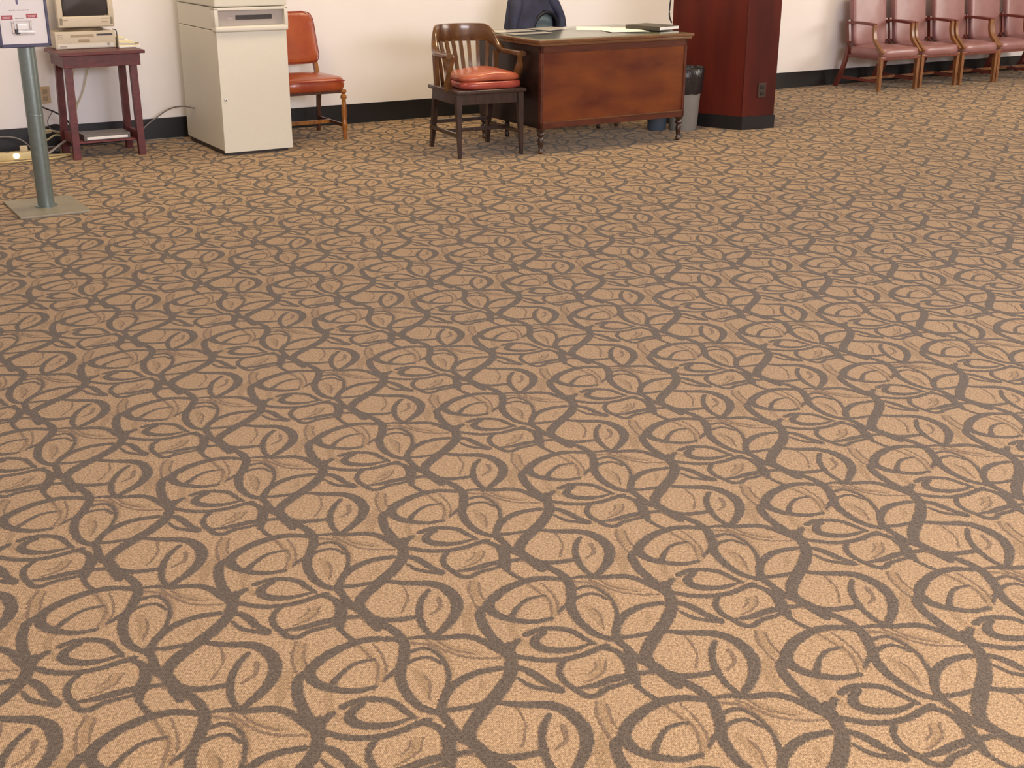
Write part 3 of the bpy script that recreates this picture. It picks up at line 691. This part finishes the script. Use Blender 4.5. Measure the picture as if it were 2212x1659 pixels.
# ---------------------------------------------------------------- orange vinyl chair
def orange_chair():
    t = thing('vinyl_chair', 'orange vinyl side chair against the wall, half hidden by the cream cabinet', 'chair', 2.10, .47)
    hw = .255
    B().pad(-hw, hw, -.27, .22, .365, .455, crown=.028, rnd=5.5, plan=lambda y: 1 - .05 * y).put('seat', 'orange_vinyl', t, 60)
    B().tube([(-hw + .02, -.262, .44), (-.1, -.274, .442), (.1, -.274, .442), (hw - .02, -.262, .44)], .004, 6).put('seat_piping', 'orange_piping', t, 60)
    # back: padded panel, rounded top, leaning
    lean = math.radians(9)
    def bx(p): return p
    b = B().pad(-.245, .245, -.192, .192, -.032, .032, crown=.012, rnd=8, plan=lambda y: .97 - .055 * y - .03 * max(0, y) ** 6)
    b.xform(Matrix.Translation((0, .275, .712)) @ Matrix.Rotation(PI / 2 - lean, 4, 'X')).put('backrest', 'orange_vinyl', t, 60)
    pp = []
    for a in np.linspace(0, 2 * PI, 40):
        c, s_ = math.cos(a), math.sin(a); q = (abs(c) ** 8 + abs(s_) ** 8) ** (-.125)
        pp.append(Matrix.Translation((0, .275, .712)) @ Matrix.Rotation(PI / 2 - lean, 4, 'X') @ Vector((c * q * .245 * (.97 - .055 * s_ * q - .03 * max(0, s_ * q) ** 6), s_ * q * .192, .022)))
    B().tube(pp, .004, 6).put('back_piping', 'orange_piping', t, 60)
    for x in (-1, 1):
        B().bar((x * .215, .262, .58), (x * .225, .215, .40), .032, .032).put('back_post', 'gold_wood', t)
        B().bar((x * .225, .205, .40), (x * .232, .275, 0), .034, .034, .024, .024, (0, 1, 0)).put('leg', 'dark_wood_leg', t)
        prof = [(r_ * 1.05, z_) for r_, z_ in [(.019, .372), (.024, .355), (.012, .34), (.021, .325), (.023, .31), (.014, .298), (.016, .27), (.019, .22), (.018, .17), (.014, .145), (.019, .135), (.019, .075), (.013, .06), (.017, .045), (.012, .012), (.013, 0)]]
        B().lathe(prof[::-1], seg=16, cx=x * .232, cy=-.235).put('leg', 'gold_wood', t, 50)
        B().bar((x * .232, -.225, .105), (x * .229, .245, .105), .016, .026).put('stretcher', 'dark_wood_leg', t)
    B().bar((-.23, .03, .105), (.23, .03, .105), .018, .028).put('stretcher', 'gold_wood', t)
    B().box(-.235, .235, -.235, .20, .345, .375, .004).put('seat_frame', 'dark_wood_leg', t)
orange_chair()

# ---------------------------------------------------------------- banker's chair
def banker_chair():
    t = thing('wooden_armchair', 'dark wooden barrel-back armchair with slats beside the desk', 'chair', 2.935, 1.63, 0, -4.5)
    zs = .462
    # saddle frame of the seat
    B().box(-.262, .275, -.275, .235, zs - .028, zs, .008, 3).put('seat', 'bank_dark', t, 40)
    ap = B(); ap.box(-.235, .235, -.245, -.222, zs - .10, zs - .028, .003); ap.box(-.225, .225, .185, .205, zs - .10, zs - .028, .003)
    ap.box(-.245, -.225, -.23, .19, zs - .10, zs - .028, .003); ap.box(.225, .245, -.23, .19, zs - .10, zs - .028, .003)
    ap.put('seat_rail', 'bank_dark', t)
    for x in (-1, 1):
        B().bar((x * .238, -.235, zs - .03), (x * .240, -.262, 0), .044, .044, .022, .022, (0, 1, 0)).put('leg', 'bank_dark', t)
        B().bar((x * .215, .185, zs - .03), (x * (.245 if x > 0 else .21), .30, 0), .042, .046, .026, .030, (0, 1, 0)).put('leg', 'bank_dark', t)
        B().bar((x * .240, -.248, .155), (x * .235, .255, .155), .018, .026).put('stretcher', 'bank_dark', t)
    B().bar((-.238, .01, .155), (.238, .01, .155), .018, .026).put('stretcher', 'bank_dark', t)
    B().bar((-.238, .245, .19), (.238, .245, .19), .018, .026).put('stretcher', 'bank_dark', t)
    # the bow: one bent rail, tall crest at the back sweeping down into the arms
    RB = .268; pts = []; K = 44
    for i in range(K + 1):
        s = -1 + 2 * i / K; a = abs(s)
        ang = s * math.radians(118)
        x = RB * math.sin(ang); y = .02 + .27 * math.cos(ang)
        if a > .76:
            e = (a - .76) / .24
            ang0 = math.radians(118 * .76)
            x = math.copysign(RB * math.sin(ang0) + .012 * math.sin(e * PI / 2), s); y = .02 + .27 * math.cos(ang0) - .22 * e
        k = min(1, max(0, (a - .36) / .34)); k = k * k * (3 - 2 * k)
        pts.append(Vector((x, y, .805 - .118 * k)))
    def sec(i, tt):
        a = abs(-1 + 2 * i / K); k = min(1, max(0, (a - .34) / .30)); k = k * k * (3 - 2 * k)
        h = .125 * (1 - k) + .036 * k; w = .028 * (1 - k) + .052 * k
        if a > .9: w *= 1 + .15 * math.sin((a - .9) / .1 * PI)
        o = []
        for q in range(16):
            an = 2 * PI * q / 16 + PI / 16; c, s_ = math.cos(an), math.sin(an); f = (abs(c) ** 4 + abs(s_) ** 4) ** (-.25)
            o.append((c * f * w / 2, s_ * f * h / 2))
        return o
    # crest leans back a little
    for p in pts: p.y += max(0, p.z - .69) * .18
    bow = B().sweep(pts, sec).put('arm_bow', 'oak_brown', t, 50)
    for x in (-1, 1):   # arm posts curve up from the seat corners
        B().sweep(smooth([(x * .252, -.115, zs - .01), (x * .268, -.125, zs + .07), (x * .274, -.165, zs + .15), (x * .262, -.19, .69)]),
                  lambda i, tt: [(-.016, -.024), (.016, -.024), (.016, .024), (-.016, .024)]).put('arm_post', 'oak_brown', t, 40)
        B().bar((x * .225, .15, zs - .02), (x * .240, .14, .69), .030, .040, .030, .040, (0, 1, 0)).put('back_post', 'oak_brown', t)
    for k in range(8):
        s = (k - 3.5) / 3.5
        xb = s * .175; xt = s * .205
        yt = .02 + .27 * math.sqrt(max(0, 1 - (xt / RB) ** 2)) + .012; yb = .215 - .05 * s * s
        B().sweep(smooth([(xb, yb, zs - .004), (xb * .7 + xt * .3, yb * .55 + yt * .45 - .004, zs + .14), (xt, yt, .75)], 4),
                  lambda i, tt: [(-.013, -.007), (.013, -.007), (.013, .007), (-.013, .007)]).put('slat', 'oak_brown', t, 40)
banker_chair()
def seat_cushions():
    c = B().pad(-.228, .235, -.262, .165, 0, .050, crown=.006, rnd=5, plan=lambda y: 1 - .05 * y).put('seat_cushion', 'cushion_low', None, 60)
    tag(c, 'red leather cushion, the lower one on the wooden armchair', 'cushion', 2.965, 1.63, .463, -4.5, 'cushions on the wooden armchair')
    def xf(p):
        p.z += .010 * math.sin(p.x * 14 + 1) * (1 if p.z > .03 else .3); return p
    c = B().pad(-.228, .232, -.25, .16, 0, .045, crown=.022, rnd=4.5, xf=xf, plan=lambda y: 1 - .05 * y).put('seat_cushion', 'cushion', None, 60)
    tag(c, 'salmon-orange leather cushion, the upper one on the wooden armchair', 'cushion', 2.968, 1.63, .517, -7, 'cushions on the wooden armchair')
seat_cushions()

# ---------------------------------------------------------------- desk
DU0, DU1, DN0, DN1, DZ = 3.215, 4.575, 1.12, 2.045, .788
def desk():
    cu, cn = (DU0 + DU1) / 2, (DN0 + DN1) / 2; hw = (DU1 - DU0) / 2; hd = (DN1 - DN0) / 2
    t = thing('desk', 'long mahogany desk with a glass-covered top', 'desk', cu, cn)
    tp = B(); tp.box(-hw, hw, -hd, hd, DZ - .022, DZ, .006, 3); tp.box(-hw + .012, hw - .012, -hd + .012, hd - .012, DZ - .042, DZ - .020, .004, 2)
    tp.put('desktop', 'edge_wood', t, 40)
    B().box(-hw + .03, hw - .03, -hd + .03, hd - .03, DZ, DZ + .0012).put('desktop_surface', 'desk_top', t)
    B().box(-hw + .016, hw - .016, -hd + .016, hd - .016, DZ + .003, DZ + .008, .001).put('glass_sheet', 'glass', t)
    bx, by = hw - .035, hd - .035; z0, z1 = .178, DZ - .042
    # front (modesty) panel in its frame
    fr = B(); y = -by
    fr.box(-bx, bx, y, y + .03, z1 - .048, z1, .002); fr.box(-bx, bx, y, y + .03, z0, z0 + .046, .002)
    fr.box(-bx, -bx + .022, y, y + .03, z0, z1, .002); fr.box(bx - .022, bx, y, y + .03, z0, z1, .002)
    fr.put('panel_frame', 'mahogany_trim', t)
    B().box(-bx + .018, bx - .018, y + .006, y + .024, z0 + .04, z1 - .04).put('front_panel', 'mahogany', t)
    B().box(-bx + .02, bx - .02, y - .003, y + .004, z0 + .043, z0 + .049, .001).put('bead', 'edge_wood', t)
    for s in (-1, 1):
        B().box(s * bx - (.022 if s > 0 else 0), s * bx + (0 if s > 0 else .022), -by + .03, by, z0, z1, .002).put('side_panel', 'desk_side_shaded', t)
        B().box(s * .43 - .01, s * .43 + .01, -by + .03, by - .005, z0 + .01, z1).put('pedestal_wall', 'desk_side_shaded', t)
    B().box(-.42, .42, by - .022, by, z1 - .10, z1, .002).put('centre_drawer', 'mahogany_trim', t)
    for s in (-1, 1):
        for k in range(3):
            zc = z0 + .015 + k * .165; xa, xb = sorted((s * .445, s * (bx - .03)))
            d = B().box(xa, xb, by - .015, by + .004, zc, zc + .155, .003).put('drawer', 'mahogany_trim', t)
            B().box((xa + xb) / 2 - .035, (xa + xb) / 2 + .035, by + .004, by + .018, zc + .07, zc + .08, .003).put('handle', 'edge_wood', d)
    prof = [(.030, z0 + .0), (.030, .165), (.018, .155), (.026, .140), (.026, .128), (.015, .118), (.022, .10), (.018, .06), (.013, .03), (.018, .022), (.018, .010), (.012, 0)]
    for x in (-1, 1):
        for y in (-1, 1):
            B().lathe(prof[::-1], seg=18, cx=x * (bx - .022), cy=y * (by - .03)).put('leg', 'walnut', t, 50)
            B().lathe([(.0185, .022), (.0195, .018), (.0185, .010)], seg=18, cx=x * (bx - .022), cy=y * (by - .03)).put('leg_cap', 'edge_wood', t, 50)
    for x in (-.43, .43):
        B().lathe(prof[::-1], seg=14, cx=x, cy=by - .05).put('leg', 'walnut', t, 50)
desk()
TOPZ = DZ + .0085
def sheet(u, n, w, d, rot, z, m, label, h=.0012, group='papers on the desk', name='sheet_of_paper', cat='paper'):
    b = B().box(-w / 2, w / 2, -d / 2, d / 2, 0, h).put(name, m); tag(b, label, cat, u, n, z, rot, group); return b
sheet(3.42, 1.33, .34, .16, 4, TOPZ, 'paper_grey', 'long pale sheet at the desk\'s left end, the farther of two', group='pale sheets at the left end of the desk')
sheet(3.43, 1.57, .34, .10, 2, TOPZ, 'paper_grey', 'narrow pale sheet at the desk\'s left end, the nearer of two', group='pale sheets at the left end of the desk')
sheet(3.80, 1.27, .30, .22, 18, TOPZ, 'paper_grey', 'greyish sheet lying in the middle of the desk')
sheet(4.10, 1.42, .26, .34, -34, TOPZ, 'paper', 'bright white sheet, the left one of the loose papers by the dark binder')
sheet(4.20, 1.60, .28, .34, -24, TOPZ + .0014, 'paper', 'bright white sheet lying partly under the others beside the dark binder')
sheet(4.16, 1.74, .30, .22, -12, TOPZ + .0028, 'paper', 'white sheet nearest the desk\'s front edge')
def binder():
    t = thing('binder', 'dark binder full of white pages on the desk\'s right end', 'binder', 4.45, 1.70, TOPZ + .0045, 15)
    B().box(-.125, .125, -.16, .16, 0, .004, .001).put('back_cover', 'binder', t)
    B().box(-.120, .120, -.155, .155, .004, .024, .001).put('pages', 'paper', t)
    B().box(-.125, .125, -.16, .16, .024, .028, .001).put('front_cover', 'binder', t)
    B().box(-.128, -.122, -.16, .16, 0, .028, .001).put('spine', 'binder', t)
binder()

# ---------------------------------------------------------------- office chair with jacket behind the desk
CU, CN = 4.11, .58
def office_chair():
    t = thing('office_chair', 'grey-green padded office chair behind the desk, a navy jacket over its back', 'chair', CU, CN, 0, 4)
    lean = math.radians(6)
    b = B().pad(-.19, .19, -.19, .19, -.03, .03, crown=.012, rnd=4)
    b.xform(Matrix.Translation((0, .03, .765)) @ Matrix.Rotation(PI / 2 - lean, 4, 'X')).put('backrest', 'teal_grey', t, 60)
    B().pad(-.235, .235, -.46, .0, .42, .49, crown=.02, rnd=4).put('seat', 'teal_grey', t, 60)
    B().bar((0, .06, .62), (0, .05, .42), .05, .012, upv=(0, 1, 0)).put('back_stem', 'black_plastic', t)
    B().bar((0, .055, .425), (0, -.2, .41), .05, .012).put('back_bracket', 'black_plastic', t)
    B().lathe([(.028, .10), (.028, .28), (.018, .28), (.018, .42)], seg=18, cy=-.22).put('gas_post', 'black_plastic', t, 40)
    for k in range(5):
        a = 2 * PI * k / 5 + .3; c, s_ = math.cos(a), math.sin(a)
        l = B().bar((.02 * c, -.22 + .02 * s_, .115), (.26 * c, -.22 + .26 * s_, .085), .05, .035, .03, .02).put('base_arm', 'black_plastic', t)
        w = B().lathe([(.008, -.014), (.03, -.012), (.03, .012), (.008, .014)], seg=16)
        w.xform(Matrix.Translation((.26 * c, -.22 + .26 * s_, .032)) @ Matrix.Rotation(a + .7, 4, 'Z') @ Matrix.Rotation(PI / 2, 4, 'X')).put('castor', 'black_plastic', l, 40)
office_chair()
def jacket():
    t = thing('jacket', 'navy blue jacket draped over the back of the office chair', 'jacket', CU, CN, 0, 4)
    # a closed cloth shell round the chair's back, shoulders at the top, hem flaring
    N = 64; rings = []; b = B()
    Z = [.60, .66, .72, .78, .83, .88, .93, .97, 1.005, 1.03, 1.045]
    for zi, z in enumerate(Z):
        k = (z - .60) / (1.045 - .60)
        hw = .285 - .095 * k - (.10 * max(0, k - .85) / .15); hd = .10 - .035 * k - .03 * max(0, k - .85) / .15
        cx = -.005
        yl = .03 + (z - .765) * math.sin(math.radians(6))
        ring = []
        for i in range(N):
            a = 2 * PI * i / N; c, s_ = math.cos(a), math.sin(a); q = (abs(c) ** 3 + abs(s_) ** 3) ** (-1 / 3)
            f = 1 + (1 - k) * (.10 * math.sin(a * 7 + 1.3) + .05 * math.sin(a * 13 + z * 9))
            ring.append(b.bm.verts.new((cx + c * q * hw * (1 + .03 * (1 - k) * math.sin(a * 5)), yl + s_ * q * hd * f, z + .012 * math.sin(a * 3 + 1))))
        rings.append(ring)
    for r0, r1 in zip(rings, rings[1:]):
        for i in range(N):
            j = (i + 1) % N
            fc = [r0[i], r0[j], r1[j], r1[i]]
            m = sum((v.co for v in fc), Vector()) / 4
            # the arched opening at the front where the jacket hangs apart
            if m.y < .03 and ((m.x - .075) / .120) ** 2 + (max(0, m.z - .74) / .125) ** 2 < 1: continue
            b.bm.faces.new(fc)
    b.bm.faces.new(rings[-1])
    o = b.put('jacket_body', 'navy', t, 60)
    so = o.modifiers.new('cloth_thickness', 'SOLIDIFY'); so.thickness = .008; so.offset = 1
    su = o.modifiers.new('smooth', 'SUBSURF'); su.levels = 1; su.render_levels = 2
    # sleeves hanging at both sides, collar along the top
    B().tube([(-.17, .0, .99), (-.21, -.03, .90), (-.24, -.045, .78), (-.25, -.04, .66), (-.25, -.03, .56)], lambda q: .042 + .008 * math.sin(q * 9), 14).put('sleeve', 'navy', t, 70)
    B().tube([(.15, .0, .98), (.195, -.03, .90), (.235, -.045, .82), (.235, -.05, .70), (.23, -.04, .58)], lambda q: .040 + .008 * math.sin(q * 8 + 1), 14).put('sleeve', 'navy', t, 70)
    B().tube([(-.12, .06, 1.04), (-.05, .075, 1.065), (.05, .075, 1.065), (.12, .06, 1.04)], .02, 12).put('collar', 'navy_lining', t, 70)
    ap = []
    for a in np.linspace(PI, 0, 9): ap.append((.075 + .122 * math.cos(a), -.045 - .02 * math.sin(a), .74 + .128 * math.sin(a)))
    B().tube([(ap[0][0] - .005, -.045, .62)] + ap + [(ap[-1][0] + .005, -.045, .62)], .013, 10).put('opening_hem', 'navy_lining', t, 70)
jacket()

# ---------------------------------------------------------------- waste bins
def bin_(name, label, u, n, rb, rt, h, m, bag, group=None, sy=.8):
    t = thing(name, label, 'bin', u, n)
    b = B().lathe([(rb, 0), (rb + .002, .004), (rt, h - .012), (rt + .008, h - .010), (rt + .008, h), (rt - .002, h), (rb - .006, .010)], seg=36, sy=sy, cap=False)
    f = b.bm; b.put('tub', m, t, 40)
    B().lathe([(rb - .004, .006), (rb - .004, .010)], seg=36, sy=sy).put('tub_floor', m, t)
    if bag:
        k = B(); seg = 60; rings = []
        for (r, z, w) in [(rt - .030, h * .3, .0), (rt - .012, h - .02, .002), (rt + .004, h + .012, .004), (rt + .012, h + .006, .004), (rt + .010, h - .06, .003), (rt + .000, h - .17, .004), (rt - .005, h - .19, .004)]:
            rings.append([k.bm.verts.new(((r + w * math.sin(j * 1.7 + z * 60)) * math.cos(2 * PI * j / seg), (r + w * math.sin(j * 1.7 + z * 60)) * sy * math.sin(2 * PI * j / seg), z + w * math.sin(j * .9) * .8)) for j in range(seg)])
        for a, c in zip(rings, rings[1:]):
            for j in range(seg): k.bm.faces.new((a[j], a[(j + 1) % seg], c[(j + 1) % seg], c[j]))
        k.put('bin_liner', 'bag', t, 60)
bin_('waste_bin', 'grey waste bin with a black liner between the desk and the column', 4.885, 1.585, .118, .150, .475, 'bin_grey', True)
bin_('waste_bin', 'low blue-grey bin seen under the right end of the desk', 4.69, 1.50, .078, .096, .32, 'bin_blue', False)

# ---------------------------------------------------------------- row of mauve armchairs
WG = 'mauve armchairs in a row against the wall'
def waiting_chair():
    t = thing('upholstered_armchair', 'mauve vinyl wood-armed chair at the left end of the row', 'chair', 8.362, .42, 0, 0, WG)
    hw = .279
    B().pad(-hw, hw, -.275, .20, .318, .402, crown=.030, rnd=8).put('seat', 'mauve_vinyl', t, 60)
    B().box(-hw + .01, hw - .01, -.262, .20, .300, .328, .004).put('seat_rail', 'red_wood', t)
    lean = math.radians(8)
    b = B().pad(-.236, .236, -.30, .30, -.035, .035, crown=.012, rnd=9)
    b.xform(Matrix.Translation((0, .225, .69)) @ Matrix.Rotation(PI / 2 - lean, 4, 'X')).put('backrest', 'mauve_vinyl', t, 60)
    for x in (-1, 1):
        g = 'tan_wood' if x > 0 else 'red_wood'
        B().bar((x * .263, -.240, .335), (x * .260, -.250, 0), .042, .042, .030, .030, (0, 1, 0)).put('leg', 'tan_wood', t)
        B().sweep(smooth([(x * .260, .335, 0), (x * .262, .245, .20), (x * .263, .20, .40), (x * .263, .235, .66)], 5),
                  lambda i, q: [(-.016, -.020), (.016, -.020), (.016, .020), (-.016, .020)]).put('leg', 'red_wood', t, 40)
        B().sweep(smooth([(x * .268, .235, .632), (x * .270, .10, .640), (x * .270, -.06, .636), (x * .268, -.135, .630)], 5),
                  lambda i, q: [(-.021, -.013), (.021, -.013), (.021, .013), (-.021, .013)]).put('armrest', 'red_wood', t, 40)
        B().sweep(smooth([(x * .268, -.125, .630), (x * .268, -.128, .56), (x * .268, -.150, .48), (x * .268, -.205, .42), (x * .266, -.262, .365)], 5),
                  lambda i, q: [(-.018, -.015), (.018, -.015), (.018, .015), (-.018, .015)]).put('arm_support', 'tan_wood', t, 40)
        B().bar((x * .260, -.24, .095), (x * .260, .285, .095), .016, .026).put('stretcher', 'red_wood', t)
    B().bar((-.25, .02, .10), (.25, .02, .10), .016, .026).put('stretcher', 'tan_wood', t)
    return t
wc = waiting_chair()
LB = [None, 'mauve vinyl wood-armed chair, second from the left end of the row', 'mauve vinyl wood-armed chair in the middle of the visible row',
      'mauve vinyl wood-armed chair, second from the picture\'s right edge', 'mauve vinyl wood-armed chair cut by the picture\'s right edge']
for i in range(1, 5):
    c = copy_tree(wc); c.location = W(8.376 + .585 * i, .42 + random.uniform(-.01, .01)); c['label'] = LB[i]
